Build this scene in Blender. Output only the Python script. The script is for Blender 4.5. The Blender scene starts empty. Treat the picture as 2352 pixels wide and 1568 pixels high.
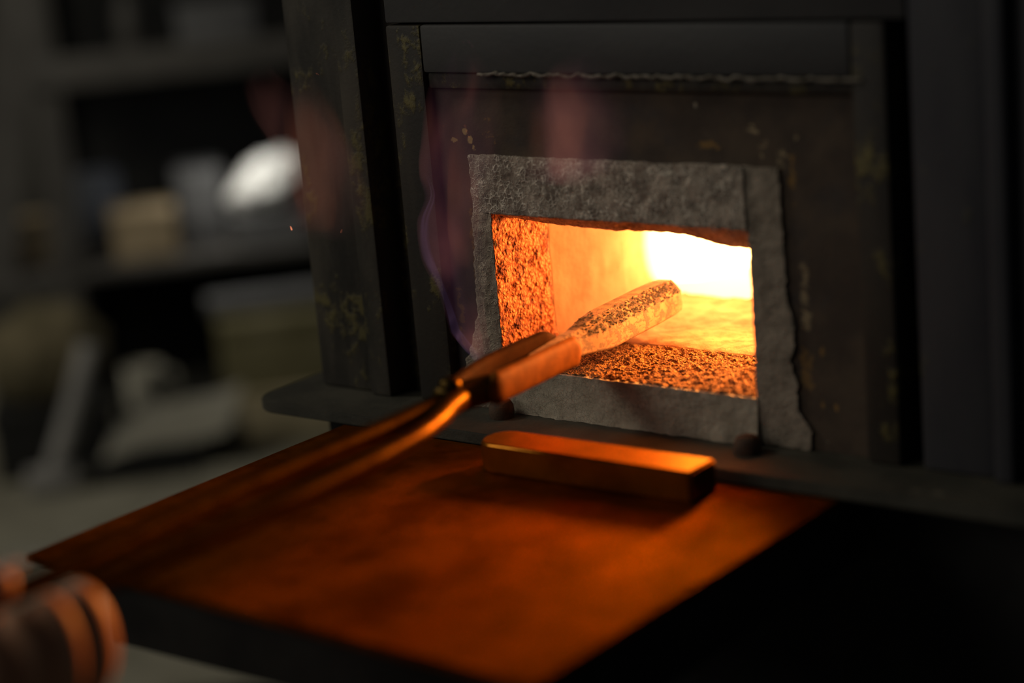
import bpy, bmesh, math, random
from mathutils import Vector, Matrix, noise
random.seed(7)
C = bpy.context.scene.collection
sc = bpy.context.scene
R = math.radians

# ------------------------------------------------------------------ camera
cam_d = bpy.data.cameras.new('camera')
cam = bpy.data.objects.new('camera', cam_d); C.objects.link(cam)
fw = Vector((-0.61284364, 0.75140746, -0.24455982))
rt = Vector((0.78534524, 0.61343984, -0.08321305))
up = Vector((-0.08749583, 0.24306048, 0.96605698))
M = Matrix((rt, up, -fw)).transposed().to_4x4()
M.translation = Vector((0.6218325, -0.98038616, 0.33629578))
cam.matrix_world = M
cam_d.sensor_width = 36.0
cam_d.lens = 73.06
cam_d.clip_start = 0.02
cam_d.dof.use_dof = True
cam_d.dof.focus_distance = 1.30
cam_d.dof.aperture_fstop = 2.1
sc.camera = cam

# ------------------------------------------------------------------ world, lamps, exposure
w = bpy.data.worlds.new('world'); sc.world = w; w.use_nodes = True
w.node_tree.nodes['Background'].inputs[0].default_value = (0.75, 0.85, 1.0, 1)
w.node_tree.nodes['Background'].inputs[1].default_value = 0.022
sc.view_settings.view_transform = 'Standard'
sc.view_settings.look = 'None'
sc.view_settings.exposure = 0.0
sc.view_settings.gamma = 1.0
sc.view_settings.use_curve_mapping = False
sc.cycles.use_denoising = True
sc.cycles.max_bounces = 10
sc.cycles.diffuse_bounces = 8
sc.cycles.sample_clamp_indirect = 5.0
sc.cycles.caustics_reflective = False
sc.cycles.caustics_refractive = False

def area(name, loc, target, size, power, col, sy=None):
    l = bpy.data.lights.new(name, 'AREA'); l.energy = power; l.color = col
    l.shape = 'RECTANGLE'; l.size = size; l.size_y = sy or size
    o = bpy.data.objects.new(name, l); C.objects.link(o)
    o.location = loc
    o.rotation_euler = (Vector(target) - Vector(loc)).to_track_quat('-Z', 'Y').to_euler()
    return o

FIRE = (1.0, 0.31, 0.055)
HOT = (1.0, 0.44, 0.14)      # the hottest part glows whiter
BACK_GLOW = 4.4       # white hot back of the chamber
BURNER = 1.45           # watts of the burner in the chamber's right side
area('window_light', (-1.9, -3.2, 1.7), (-0.2, 0.1, 0.05), 2.0, 21.0, (1.0, 0.95, 0.84))
area('workshop_lamp', (-1.7, -0.6, 1.5), (-1.75, 1.0, -0.4), 0.5, 13.0, (1.0, 0.93, 0.78))
area('cloth_fill_light', (-1.56, 1.085, -0.035), (-1.58, 1.10, -0.20), 0.06, 0.22, (1.0, 0.97, 0.9))  # added fill light with no visible source, brightens the white cloth
area('burner', (-0.045, 0.190, 0.080), (-0.095, -0.30, 0.010), 0.04, BURNER, FIRE).data.spread = R(100)

# ------------------------------------------------------------------ materials
class NT:
    def __init__(s, name):
        s.m = bpy.data.materials.new(name); s.m.use_nodes = True
        s.n = s.m.node_tree.nodes; s.l = s.m.node_tree.links
        s.n.clear()
        s.out = s.n.new('ShaderNodeOutputMaterial')
        s.tc = s.n.new('ShaderNodeTexCoord')
        s.co = s.tc.outputs['Object']
    def link(s, a, b): s.l.new(a, b)
    def noise(s, scale, detail=6, rough=0.6, dist=0.0, co=None, sc3=None):
        co = co or s.co
        if sc3:
            mp = s.n.new('ShaderNodeMapping'); mp.inputs['Scale'].default_value = sc3
            s.link(co, mp.inputs[0]); co = mp.outputs[0]
        t = s.n.new('ShaderNodeTexNoise')
        t.inputs['Scale'].default_value = scale; t.inputs['Detail'].default_value = detail
        t.inputs['Roughness'].default_value = rough; t.inputs['Distortion'].default_value = dist
        s.link(co, t.inputs['Vector']); return t.outputs['Fac']
    def warp(s, scale, amt):
        t = s.n.new('ShaderNodeTexNoise'); t.inputs['Scale'].default_value = scale; t.inputs['Detail'].default_value = 5
        s.link(s.co, t.inputs['Vector'])
        v = s.n.new('ShaderNodeVectorMath'); v.operation = 'MULTIPLY_ADD'
        s.link(t.outputs['Color'], v.inputs[0]); v.inputs[1].default_value = (amt,) * 3; s.link(s.co, v.inputs[2])
        return v.outputs[0]
    def edge(s, scale, co=None):
        t = s.n.new('ShaderNodeTexVoronoi'); t.feature = 'DISTANCE_TO_EDGE'
        t.inputs['Scale'].default_value = scale; s.link(co or s.co, t.inputs['Vector']); return t.outputs['Distance']
    def cells(s, scale, co=None):
        t = s.n.new('ShaderNodeTexVoronoi'); t.inputs['Scale'].default_value = scale
        s.link(co or s.co, t.inputs['Vector']); return t.outputs['Distance']
    def ramp(s, fac, lo, hi, inv=False):
        t = s.n.new('ShaderNodeMapRange'); t.interpolation_type = 'SMOOTHSTEP'
        t.inputs['From Min'].default_value = lo; t.inputs['From Max'].default_value = hi
        t.inputs['To Min'].default_value = 1.0 if inv else 0.0; t.inputs['To Max'].default_value = 0.0 if inv else 1.0
        s.link(fac, t.inputs['Value']); return t.outputs[0]
    def math(s, op, a, b):
        t = s.n.new('ShaderNodeMath'); t.operation = op
        for i, x in enumerate((a, b)):
            if isinstance(x, (int, float)): t.inputs[i].default_value = x
            else: s.link(x, t.inputs[i])
        return t.outputs[0]
    def mix(s, fac, a, b):
        t = s.n.new('ShaderNodeMix'); t.data_type = 'RGBA'
        if isinstance(fac, (int, float)): t.inputs['Factor'].default_value = fac
        else: s.link(fac, t.inputs['Factor'])
        for i, x in ((6, a), (7, b)):
            if isinstance(x, tuple): t.inputs[i].default_value = (*x, 1)
            else: s.link(x, t.inputs[i])
        return t.outputs[2]
    def bump(s, h, strength, dist, prev=None):
        t = s.n.new('ShaderNodeBump'); t.inputs['Strength'].default_value = strength; t.inputs['Distance'].default_value = dist
        s.link(h, t.inputs['Height'])
        if prev: s.link(prev, t.inputs['Normal'])
        return t.outputs[0]
    def sep(s):
        t = s.n.new('ShaderNodeSeparateXYZ'); s.link(s.co, t.inputs[0]); return t.outputs
    def bsdf(s, col, rough=0.8, metal=0.0, normal=None, spec=0.5, emis=None, estr=0.0, tint=None):
        b = s.n.new('ShaderNodeBsdfPrincipled')
        if isinstance(col, tuple): b.inputs['Base Color'].default_value = (*col, 1)
        else: s.link(col, b.inputs['Base Color'])
        if isinstance(rough, (int, float)): b.inputs['Roughness'].default_value = rough
        else: s.link(rough, b.inputs['Roughness'])
        b.inputs['Metallic'].default_value = metal
        b.inputs['Specular IOR Level'].default_value = spec
        if tint: b.inputs['Specular Tint'].default_value = (*tint, 1)
        if normal: s.link(normal, b.inputs['Normal'])
        if emis:
            b.inputs['Emission Color'].default_value = (*emis, 1); b.inputs['Emission Strength'].default_value = estr
        s.link(b.outputs[0], s.out.inputs['Surface']); return b

def plain(name, c1, c2, scale, rough=0.7, metal=0.0, bump=0.25, bd=0.001, spec=0.4, lo=0.35, hi=0.65, tint=None):
    t = NT(name)
    f = t.ramp(t.noise(scale), lo, hi)
    n = t.bump(t.noise(scale * 6, 4), bump, bd)
    t.bsdf(t.mix(f, c1, c2), rough, metal, n, spec, tint=tint)
    return t.m

def steel(name, base, alt, stain, scale=30, stain_lo=0.58, rough=0.6, spec=0.35, stretch=(1, 1, 0.25), bump=0.3):
    t = NT(name)
    col = t.mix(t.ramp(t.noise(scale, sc3=stretch), 0.35, 0.65), base, alt)
    m = t.math('MULTIPLY', t.ramp(t.noise(scale * 0.9, 8, 0.65, sc3=(1.3, 1.3, 0.8)), stain_lo, stain_lo + 0.10),
               t.ramp(t.noise(scale * 4, 6), 0.42, 0.58))
    col = t.mix(m, col, stain)
    n = t.bump(t.noise(scale * 12, 5), bump, 0.0006)
    n = t.bump(m, 0.5, 0.0008, n)
    t.bsdf(col, rough, 0.0, n, spec)
    return t.m

MAT = {}
MAT['post'] = steel('grimy_post_steel', (0.022, 0.020, 0.016), (0.066, 0.057, 0.043), (0.12, 0.10, 0.038), 26, 0.52)
MAT['post_right'] = steel('bluish_post_steel', (0.030, 0.030, 0.036), (0.045, 0.044, 0.048), (0.08, 0.075, 0.045), 26, 0.60)
MAT['band'] = steel('dark_band_steel', (0.036, 0.035, 0.035), (0.050, 0.048, 0.046), (0.05, 0.036, 0.02), 18, 0.66, 0.55, stretch=(0.4, 1, 1))
MAT['stile'] = steel('mossy_stile_steel', (0.020, 0.016, 0.012), (0.036, 0.029, 0.020), (0.125, 0.10, 0.03), 28, 0.52)
MAT['panel'] = steel('sooty_panel_steel', (0.040, 0.029, 0.022), (0.075, 0.052, 0.034), (0.20, 0.135, 0.05), 24, 0.60, stretch=(1, 1, 1))
def spotted_panel():
    t = NT('sooty_face_panel')
    x, _, z = t.sep()
    col = t.mix(t.ramp(t.noise(24), 0.35, 0.65), (0.050, 0.036, 0.027), (0.085, 0.060, 0.040))
    col = t.mix(t.ramp(t.noise(11, 5, 0.6), 0.5, 0.7), col, (0.040, 0.036, 0.036))
    nz = t.noise(120, 7, 0.7, 0.6)
    def spot(px, pz, rx, rz, c, amt, bias=0.0):
        nonlocal col
        dx = t.math('DIVIDE', t.math('SUBTRACT', x, px), rx); dz = t.math('DIVIDE', t.math('SUBTRACT', z, pz), rz)
        r = t.math('ADD', t.math('MULTIPLY', dx, dx), t.math('MULTIPLY', dz, dz))
        v = t.math('SUBTRACT', t.math('ADD', nz, bias), t.math('MULTIPLY', r, 0.26))
        m = t.math('MULTIPLY', t.ramp(v, 0.41, 0.52), amt)
        col = t.mix(m, col, c)
    tan, ochre, pale = (0.36, 0.27, 0.15), (0.24, 0.135, 0.04), (0.48, 0.40, 0.29)
    for a in [(0.006, .1555, .009, .005, tan, .8), (0.0125, .145, .006, .012, tan, .7), (0.0225, .139, .008, .010, tan, .75), (0.0335, .1515, .005, .004, tan, .7),
              (0.030, .128, .004, .022, ochre, .8), (-0.022, .146, .022, .004, ochre, .75), (-.0316, .1682, .0028, .0028, pale, .75), (-.214, .1435, .006, .0022, (.45, .30, .12), .9),
              (-.2035, .1490, .0028, .0030, (.40, .27, .11), .9), (-.1998, .1440, .0030, .0036, (.40, .27, .11), .9), (-.1970, .1385, .0024, .0040, (.40, .27, .11), .9), (-.183, .146, .010, .006, ochre, .8), (-.186, .157, .008, .003, ochre, .8), (-.204, .080, .004, .05, ochre, .5),
              (0.0345, .060, .006, .030, tan, .6), (0.033, .020, .006, .030, ochre, .6), (0.0435, .031, .004, .006, ochre, .8), (0.0508, -.0005, .0022, .004, ochre, .9), (0.042, .0005, .0018, .005, ochre, .8),
              (0.0445, -.0225, .002, .002, pale, .6), (-.205, -.005, .02, .02, ochre, .3), (-.22, .03, .005, .03, ochre, .6)]:
        spot(*a)
    n = t.bump(nz, 0.35, 0.001); n = t.bump(t.noise(500, 4), 0.3, 0.0005, n)
    t.bsdf(col, 0.75, 0, n, 0.25)
    return t.m
MAT['panel'] = spotted_panel()
MAT['black'] = plain('black_body_steel', (0.013, 0.012, 0.0105), (0.022, 0.020, 0.0175), 20, 0.75, spec=0.2)
MAT['ledge'] = steel('ledge_steel', (0.032, 0.030, 0.022), (0.055, 0.050, 0.036), (0.12, 0.105, 0.075), 30, 0.62, 0.6, stretch=(1, 1, 1), bump=0.6)

def plate_mat():
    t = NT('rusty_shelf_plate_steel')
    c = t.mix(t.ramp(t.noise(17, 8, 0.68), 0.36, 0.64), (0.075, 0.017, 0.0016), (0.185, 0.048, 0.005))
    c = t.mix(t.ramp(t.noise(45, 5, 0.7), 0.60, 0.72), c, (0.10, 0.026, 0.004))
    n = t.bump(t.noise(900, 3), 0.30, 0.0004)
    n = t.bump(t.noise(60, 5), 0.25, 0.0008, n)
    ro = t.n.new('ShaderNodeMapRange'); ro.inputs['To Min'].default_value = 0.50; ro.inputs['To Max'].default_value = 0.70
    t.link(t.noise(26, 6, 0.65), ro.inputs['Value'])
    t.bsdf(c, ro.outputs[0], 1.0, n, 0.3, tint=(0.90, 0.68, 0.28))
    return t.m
MAT['plate'] = plate_mat()

def refractory(name, dark, mid, pale, vscale=330, vein=0.16, vein_amt=0.85, bumpd=0.0016):
    t = NT(name)
    wv = t.warp(160, 0.006)
    e = t.edge(vscale, wv)
    v = t.math('MULTIPLY', t.ramp(e, 0.0, vein, True), t.ramp(t.noise(95, 5, 0.7), 0.36, 0.60))
    e2 = t.edge(vscale * 2.3, wv)
    v2 = t.math('MULTIPLY', t.ramp(e2, 0.0, vein, True), t.ramp(t.noise(140, 4), 0.45, 0.62))
    v = t.math('MAXIMUM', v, t.math('MULTIPLY', v2, 0.6))
    v = t.math('MULTIPLY', v, vein_amt)
    c = t.mix(t.ramp(t.noise(70, 7, 0.65), 0.36, 0.66), dark, mid)
    c = t.mix(v, c, pale)
    n = t.bump(v, 0.9, bumpd)
    n = t.bump(t.noise(700, 5, 0.7), 0.5, 0.0009, n)
    t.bsdf(c, 0.95, 0.0, n, 0.15)
    return t.m
MAT['lintel'] = refractory('frothy_lintel_refractory', (0.17, 0.135, 0.105), (0.44, 0.35, 0.27), (0.95, 0.84, 0.68), 310, 0.15, 1.0, 0.0012)
MAT['jamb'] = refractory('rough_jamb_refractory', (0.20, 0.165, 0.125), (0.44, 0.36, 0.27), (0.72, 0.61, 0.47), 300, 0.12, 0.6)
MAT['jamb_right'] = refractory('dusty_jamb_refractory', (0.20, 0.165, 0.125), (0.34, 0.28, 0.215), (0.44, 0.37, 0.28), 260, 0.2, 0.35)
MAT['sill'] = refractory('pale_sill_cement', (0.34, 0.295, 0.22), (0.46, 0.40, 0.31), (0.20, 0.17, 0.125), 420, 0.05, 0.22)

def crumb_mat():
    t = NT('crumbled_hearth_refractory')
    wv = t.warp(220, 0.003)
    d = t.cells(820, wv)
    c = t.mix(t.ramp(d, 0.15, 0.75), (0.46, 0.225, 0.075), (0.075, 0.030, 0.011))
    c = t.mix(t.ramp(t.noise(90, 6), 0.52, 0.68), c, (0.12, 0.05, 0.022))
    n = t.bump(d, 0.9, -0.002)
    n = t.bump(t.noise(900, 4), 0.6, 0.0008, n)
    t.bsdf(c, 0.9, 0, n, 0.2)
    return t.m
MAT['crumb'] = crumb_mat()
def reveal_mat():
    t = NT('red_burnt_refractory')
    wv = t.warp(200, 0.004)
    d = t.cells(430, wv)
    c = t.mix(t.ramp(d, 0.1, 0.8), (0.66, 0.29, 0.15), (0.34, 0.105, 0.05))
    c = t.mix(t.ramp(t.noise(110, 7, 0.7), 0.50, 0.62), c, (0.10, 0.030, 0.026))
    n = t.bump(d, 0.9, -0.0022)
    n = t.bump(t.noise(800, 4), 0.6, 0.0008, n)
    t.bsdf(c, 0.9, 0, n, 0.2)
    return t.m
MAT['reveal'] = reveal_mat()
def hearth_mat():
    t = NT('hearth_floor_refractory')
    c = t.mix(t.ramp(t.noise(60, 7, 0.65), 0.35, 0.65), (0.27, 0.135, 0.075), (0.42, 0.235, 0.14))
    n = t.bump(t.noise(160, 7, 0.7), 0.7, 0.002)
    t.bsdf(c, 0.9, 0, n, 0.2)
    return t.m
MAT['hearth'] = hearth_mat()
MAT['chamber'] = plain('chamber_wall_refractory', (0.28, 0.155, 0.090), (0.35, 0.20, 0.125), 45, 0.9, 0, 0.35, 0.0012, 0.2)
def glow_mat():
    t = NT('white_hot_refractory')
    t.bsdf((0.7, 0.6, 0.5), 0.9, 0, None, 0.1, HOT, BACK_GLOW)
    return t.m
MAT['glow'] = glow_mat()
MAT['crust'] = plain('crusty_scale', (0.10, 0.085, 0.065), (0.24, 0.21, 0.17), 200, 0.95, 0, 0.6, 0.001, 0.1)
def billet_mat():
    t = NT('scaled_hot_steel')
    wv = t.warp(120, 0.004)
    f = t.ramp(t.noise(150, 8, 0.72, co=wv), 0.50, 0.56)
    g = t.ramp(t.noise(260, 6, 0.7, sc3=(2, 0.35, 2)), 0.56, 0.62)
    c = t.mix(t.ramp(t.noise(60, 6), 0.35, 0.65), (0.22, 0.115, 0.062), (0.31, 0.17, 0.095))
    m = t.math('MAXIMUM', t.math('MULTIPLY', f, 0.75), t.math('MULTIPLY', g, 0.6))
    c = t.mix(m, c, (0.06, 0.04, 0.035))
    n = t.bump(m, 0.8, 0.0008)
    t.bsdf(c, 0.7, 0, n, 0.3, (1.0, 0.22, 0.03), 0.10)
    return t.m
MAT['billet'] = billet_mat()
def bevel_mat():
    t = NT('flaking_scale_on_bevel')
    f = t.ramp(t.noise(230, 8, 0.7, 0.6), 0.46, 0.53)
    g = t.ramp(t.noise(700, 5, 0.7), 0.60, 0.66)
    c = t.mix(f, (0.030, 0.014, 0.014), (0.22, 0.115, 0.06))
    c = t.mix(g, c, (0.34, 0.20, 0.12))
    t.bsdf(c, 0.75, 0, t.bump(f, 0.9, -0.0010), 0.25, (1.0, 0.22, 0.03), 0.06)
    return t.m
MAT['bevel'] = bevel_mat()
MAT['scale'] = plain('flaky_dark_scale', (0.010, 0.006, 0.006), (0.040, 0.020, 0.016), 420, 0.8, 0, 0.8, 0.001, 0.3, 0.42, 0.6)
MAT['tongs'] = plain('forged_tong_steel', (0.044, 0.026, 0.008), (0.070, 0.042, 0.013), 90, 0.40, 0.92, 0.25, 0.0006, 0.2, tint=(0.55, 0.45, 0.20))
MAT['jaw_back'] = plain('shaded_jaw_steel', (0.020, 0.007, 0.002), (0.034, 0.012, 0.003), 90, 0.8, 0, 0.3, 0.0006, 0.03, tint=(1.0, 0.45, 0.1))  # far jaw: its shade is put into a darker copy of the jaw steel
MAT['jaw'] = plain('firelit_jaw_steel', (0.125, 0.040, 0.004), (0.185, 0.060, 0.007), 120, 0.65, 0, 0.3, 0.0006, 0.05, tint=(1.0, 0.45, 0.1))  # near jaw: the firelight on it is put into the orange base colour
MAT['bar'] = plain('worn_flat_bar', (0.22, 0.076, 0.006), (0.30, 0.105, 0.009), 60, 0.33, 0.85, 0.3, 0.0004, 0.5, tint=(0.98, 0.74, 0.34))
MAT['bolt'] = plain('rusty_bolt', (0.05, 0.032, 0.022), (0.09, 0.055, 0.035), 150, 0.8, 0, 0.4, 0.0006, 0.2)
MAT['skin'] = plain('skin', (0.56, 0.26, 0.13), (0.64, 0.31, 0.165), 60, 0.55, 0, 0.15, 0.0006, 0.4)
MAT['sleeve'] = plain('dark_sleeve_cloth', (0.02, 0.02, 0.022), (0.035, 0.034, 0.034), 200, 0.95, 0, 0.4, 0.001, 0.1)
MAT['nail'] = plain('fingernail', (0.62, 0.42, 0.34), (0.66, 0.46, 0.38), 60, 0.35, 0, 0.05, 0.0002, 0.5)

# ------------------------------------------------------------------ object helpers
def link(name, me, mat, parent=None):
    o = bpy.data.objects.new(name, me); C.objects.link(o)
    if mat: me.materials.append(MAT[mat] if isinstance(mat, str) else mat)
    if parent:
        o.parent = parent
        o.matrix_parent_inverse = parent.matrix_basis.inverted()   # parts are modelled in world coordinates
    return o
def obj(name, bm, mat, parent=None, smooth=True, angle=40):
    me = bpy.data.meshes.new(name); bm.normal_update(); bm.to_mesh(me); bm.free()
    if smooth: me.shade_smooth(); me.set_sharp_from_angle(angle=R(angle))
    return link(name, me, mat, parent)
def thing(name, label, cat, loc=(0, 0, 0), group=None, rotz=0):
    o = bpy.data.objects.new(name, None); C.objects.link(o); o.location = loc; o.rotation_euler = (0, 0, rotz)
    o.empty_display_size = 0.02
    o['label'] = label; o['category'] = cat
    if group: o['group'] = group
    return o
def tag(o, label, cat, group=None):
    o['label'] = label; o['category'] = cat
    if group: o['group'] = group
    return o
def box_bm(x0, x1, y0, y1, z0, z1, bev=0.0, seg=2, bm=None):
    b = bmesh.new()
    bmesh.ops.create_cube(b, size=1)
    for v in b.verts:
        v.co = Vector((x0 + (v.co.x + .5) * (x1 - x0), y0 + (v.co.y + .5) * (y1 - y0), z0 + (v.co.z + .5) * (z1 - z0)))
    if bev: bmesh.ops.bevel(b, geom=b.edges[:], offset=bev, segments=seg, affect='EDGES', profile=0.6)
    if bm is None: return b
    me = bpy.data.meshes.new('tmp'); b.to_mesh(me); b.free(); bm.from_mesh(me); bpy.data.meshes.remove(me); return bm
def fbm(p, f, o=4):
    s = 0; a = 1
    for i in range(o):
        s += a * noise.noise(p * f); f *= 2.1; a *= 0.5
    return s
def rough_box(f, n, amp, freq, oct_=4, seed=0.0, keep=None, smoothfix=0.0):
    """box subdivided n=(nx,ny,nz), mapped by f(s,t,r) and roughened along its normals"""
    nx, ny, nz = n
    idx = {}; vs = []; fs = []
    def vert(i, j, k):
        key = (i, j, k)
        if key not in idx:
            idx[key] = len(vs); vs.append(Vector(f(i / nx, j / ny, k / nz)))
        return idx[key]
    for i in range(nx):
        for k in range(nz):
            fs.append((vert(i, 0, k), vert(i + 1, 0, k), vert(i + 1, 0, k + 1), vert(i, 0, k + 1)))
            fs.append((vert(i, ny, k), vert(i, ny, k + 1), vert(i + 1, ny, k + 1), vert(i + 1, ny, k)))
    for j in range(ny):
        for k in range(nz):
            fs.append((vert(0, j, k), vert(0, j, k + 1), vert(0, j + 1, k + 1), vert(0, j + 1, k)))
            fs.append((vert(nx, j, k), vert(nx, j + 1, k), vert(nx, j + 1, k + 1), vert(nx, j, k + 1)))
    for i in range(nx):
        for j in range(ny):
            fs.append((vert(i, j, 0), vert(i, j + 1, 0), vert(i + 1, j + 1, 0), vert(i + 1, j, 0)))
            fs.append((vert(i, j, nz), vert(i + 1, j, nz), vert(i + 1, j + 1, nz), vert(i, j + 1, nz)))
    bm = bmesh.new()
    bv = [bm.verts.new(v) for v in vs]
    for q in fs: bm.faces.new([bv[a] for a in q])
    bm.normal_update()
    so = Vector((seed, seed * 1.7, -seed))
    nr = [v.normal.copy() for v in bm.verts]
    for v, nn in zip(bm.verts, nr):
        d = fbm(v.co + so, freq, oct_)
        v.co += nn * amp * d
    return bm
def interp(tab, x):
    if x <= tab[0][0]: return tab[0][1]
    for (a, b), (c, d) in zip(tab, tab[1:]):
        if x <= c: return b + (d - b) * (x - a) / (c - a)
    return tab[-1][1]
def loft(rings, cap=True):
    bm = bmesh.new(); prev = None; first = None
    for ring in rings:
        r = [bm.verts.new(p) for p in ring]
        if prev:
            m = len(r)
            for i in range(m): bm.faces.new((prev[i], prev[(i + 1) % m], r[(i + 1) % m], r[i]))
        else: first = r
        prev = r
    if cap:
        bm.faces.new(first[::-1]); bm.faces.new(prev)
    bmesh.ops.recalc_face_normals(bm, faces=bm.faces[:])
    return bm
def catmull(pts, n):
    P = [Vector(p) for p in pts]; P = [P[0] * 2 - P[1]] + P + [P[-1] * 2 - P[-2]]
    out = []
    for i in range(1, len(P) - 2):
        for k in range(n):
            t = k / n
            a, b, c, d = P[i - 1], P[i], P[i + 1], P[i + 2]
            out.append(0.5 * ((2 * b) + (c - a) * t + (2 * a - 5 * b + 4 * c - d) * t * t + (3 * b - a - 3 * c + d) * t ** 3))
    out.append(P[-2]); return out
def tube_bm(pts, rad, seg=14, n=8, jitter=0.0, flat=1.0):
    path = catmull(pts, n); rings = []; N = len(path)
    for i, p in enumerate(path):
        d = (path[min(i + 1, N - 1)] - path[max(i - 1, 0)]).normalized()
        s = d.cross(Vector((0, 0, 1)))
        if s.length < 1e-3: s = d.cross(Vector((1, 0, 0)))
        s.normalize(); u = s.cross(d).normalized()
        r = rad(i / (N - 1)) if callable(rad) else rad
        rings.append([p + s * math.cos(a) * r * (1 + jitter * noise.noise((p + s * math.cos(a) * r) * 300)) + u * math.sin(a) * r * flat
                      for a in [2 * math.pi * k / seg for k in range(seg)]])
    return loft(rings)
def lathe_bm(prof, seg=28, loc=(0, 0, 0)):
    rings = [[Vector((loc[0] + r * math.cos(2 * math.pi * k / seg), loc[1] + r * math.sin(2 * math.pi * k / seg), loc[2] + z)) for k in range(seg)] for r, z in prof]
    return loft(rings)

FLOOR = -0.90
# ------------------------------------------------------------------ the setting: workshop shell
UX, UY = Vector((0.6545, 0.7560, 0)), Vector((-0.7560, 0.6545, 0))     # the workshop's own axes behind the forge
OX = Vector((0.6218, -0.9804, 0))
YAW = math.atan2(0.7560, 0.6545)
def W(u, v, z): return OX + UX * u + UY * v + Vector((0, 0, z))
MAT['floor'] = plain('concrete_floor', (0.10, 0.095, 0.075), (0.16, 0.15, 0.12), 3, 0.9, 0, 0.3, 0.002, 0.2)
MAT['wall'] = plain('sooty_plaster', (0.055, 0.052, 0.046), (0.085, 0.08, 0.07), 2.5, 0.95, 0, 0.3, 0.003, 0.1)
def structure(o): o['kind'] = 'structure'; return o
def wbox(u0, u1, v0, v1, z0, z1, bev=0.0):
    b = box_bm(u0, u1, v0, v1, z0, z1, bev)
    for v in b.verts: v.co = W(v.co.x, v.co.y, v.co.z)
    return b
structure(obj('floor', wbox(-4, 4, -1.5, 4.2, FLOOR - 0.05, FLOOR), 'floor', smooth=False))
structure(obj('wall_back', wbox(-4, 4, 4.1, 4.2, FLOOR, 2.0), 'wall', smooth=False))

# ------------------------------------------------------------------ the forge
forge = thing('forge', 'dark steel forge with pale refractory mouth glowing orange inside', 'forge', (-0.0925, 0.15, FLOOR))
bpy.context.view_layer.update()
def part(name, bm, mat, smooth=True, angle=40, parent=None): return obj(name, bm, mat, parent or forge, smooth, angle)

# outer casing behind the front
b = bmesh.new()
box_bm(-0.335, -0.325, 0.04, 0.50, -0.20, 0.55, 0, 2, b)
box_bm(0.30, 0.31, 0.04, 0.50, -0.20, 0.55, 0, 2, b)
box_bm(-0.335, 0.31, 0.49, 0.50, -0.20, 0.55, 0, 2, b)
box_bm(-0.335, 0.31, 0.04, 0.50, 0.54, 0.55, 0, 2, b)
box_bm(-0.335, 0.31, 0.04, 0.50, -0.21, -0.20, 0, 2, b)
box_bm(-0.335, -0.215, 0.045, 0.055, -0.20, 0.55, 0, 2, b)
box_bm(0.035, 0.31, 0.045, 0.055, -0.20, 0.55, 0, 2, b)
box_bm(-0.335, 0.31, 0.045, 0.055, 0.132, 0.55, 0, 2, b)
part('casing', b, 'black', False)
for x in (-0.32, 0.295):
    for y in (0.06, 0.48):
        part('leg', box_bm(x - 0.015, x + 0.015, y - 0.015, y + 0.015, FLOOR, -0.20, 0.002), 'black')
part('lower_panel', box_bm(-0.348, 0.33, 0.002, 0.045, -0.42, -0.0365, 0.002), 'black')
# posts
part('post', box_bm(-0.3465, -0.298, -0.001, 0.045, -0.0285, 0.55, 0.003), 'post')
part('post_flange', box_bm(-0.2975, -0.280, -0.006, 0.045, -0.0285, 0.55, 0.002), 'post')
part('post', box_bm(0.1070, 0.150, -0.004, 0.045, -0.0285, 0.55, 0.003), 'post_right')
part('post_flange', box_bm(0.1515, 0.163, -0.010, 0.045, -0.0285, 0.55, 0.003), 'post_right')
part('side_plate', box_bm(0.1645, 0.33, 0.000, 0.045, -0.0285, 0.55, 0.003), 'post_right')
# inner frame
part('stile', box_bm(-0.2545, -0.2265, -0.005, 0.045, -0.0285, 0.216, 0.0025), 'stile')
part('stile', box_bm(0.0735, 0.0940, -0.005, 0.045, -0.0285, 0.216, 0.0025), 'stile')
part('upper_band', box_bm(-0.2260, 0.0730, -0.0050, 0.045, 0.1865, 0.2160, 0.002), 'band')
part('crown_panel', box_bm(-0.2545, 0.1060, -0.004, 0.045, 0.2172, 0.55, 0.0015), 'band')
part('gap_plate', box_bm(-0.2800, -0.2548, 0.016, 0.045, -0.0285, 0.55), 'stile')
part('lip_strip', box_bm(-0.2260, 0.0730, -0.0015, 0.045, 0.1762, 0.1862, 0.002), 'stile')
b = bmesh.new()
box_bm(-0.2262, 0.0725, 0.003, 0.044, 0.1300, 0.1760, 0.0, 2, b)
box_bm(-0.2262, -0.190, 0.003, 0.044, -0.0285, 0.1300, 0.0, 2, b)
box_bm(0.0150, 0.0725, 0.003, 0.044, -0.0285, 0.1300, 0.0, 2, b)
part('face_panel', b, 'panel', False)
# crust along the lip
pts = []
for i in range(130):
    x = -0.182 + 0.262 * i / 129
    pts.append((x, -0.0058 + 0.001 * noise.noise(Vector((x * 160, 3, 0))), 0.1861 + 0.0016 * fbm(Vector((x, 0, 0)), 110, 3) - 0.001 * (i / 129)))
part('weld_crust', tube_bm(pts, lambda t: 0.00115 + 0.0008 * noise.noise(Vector((t * 60, 1, 1))), 7, 2, 0.4), 'crust', True, 60)

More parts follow.
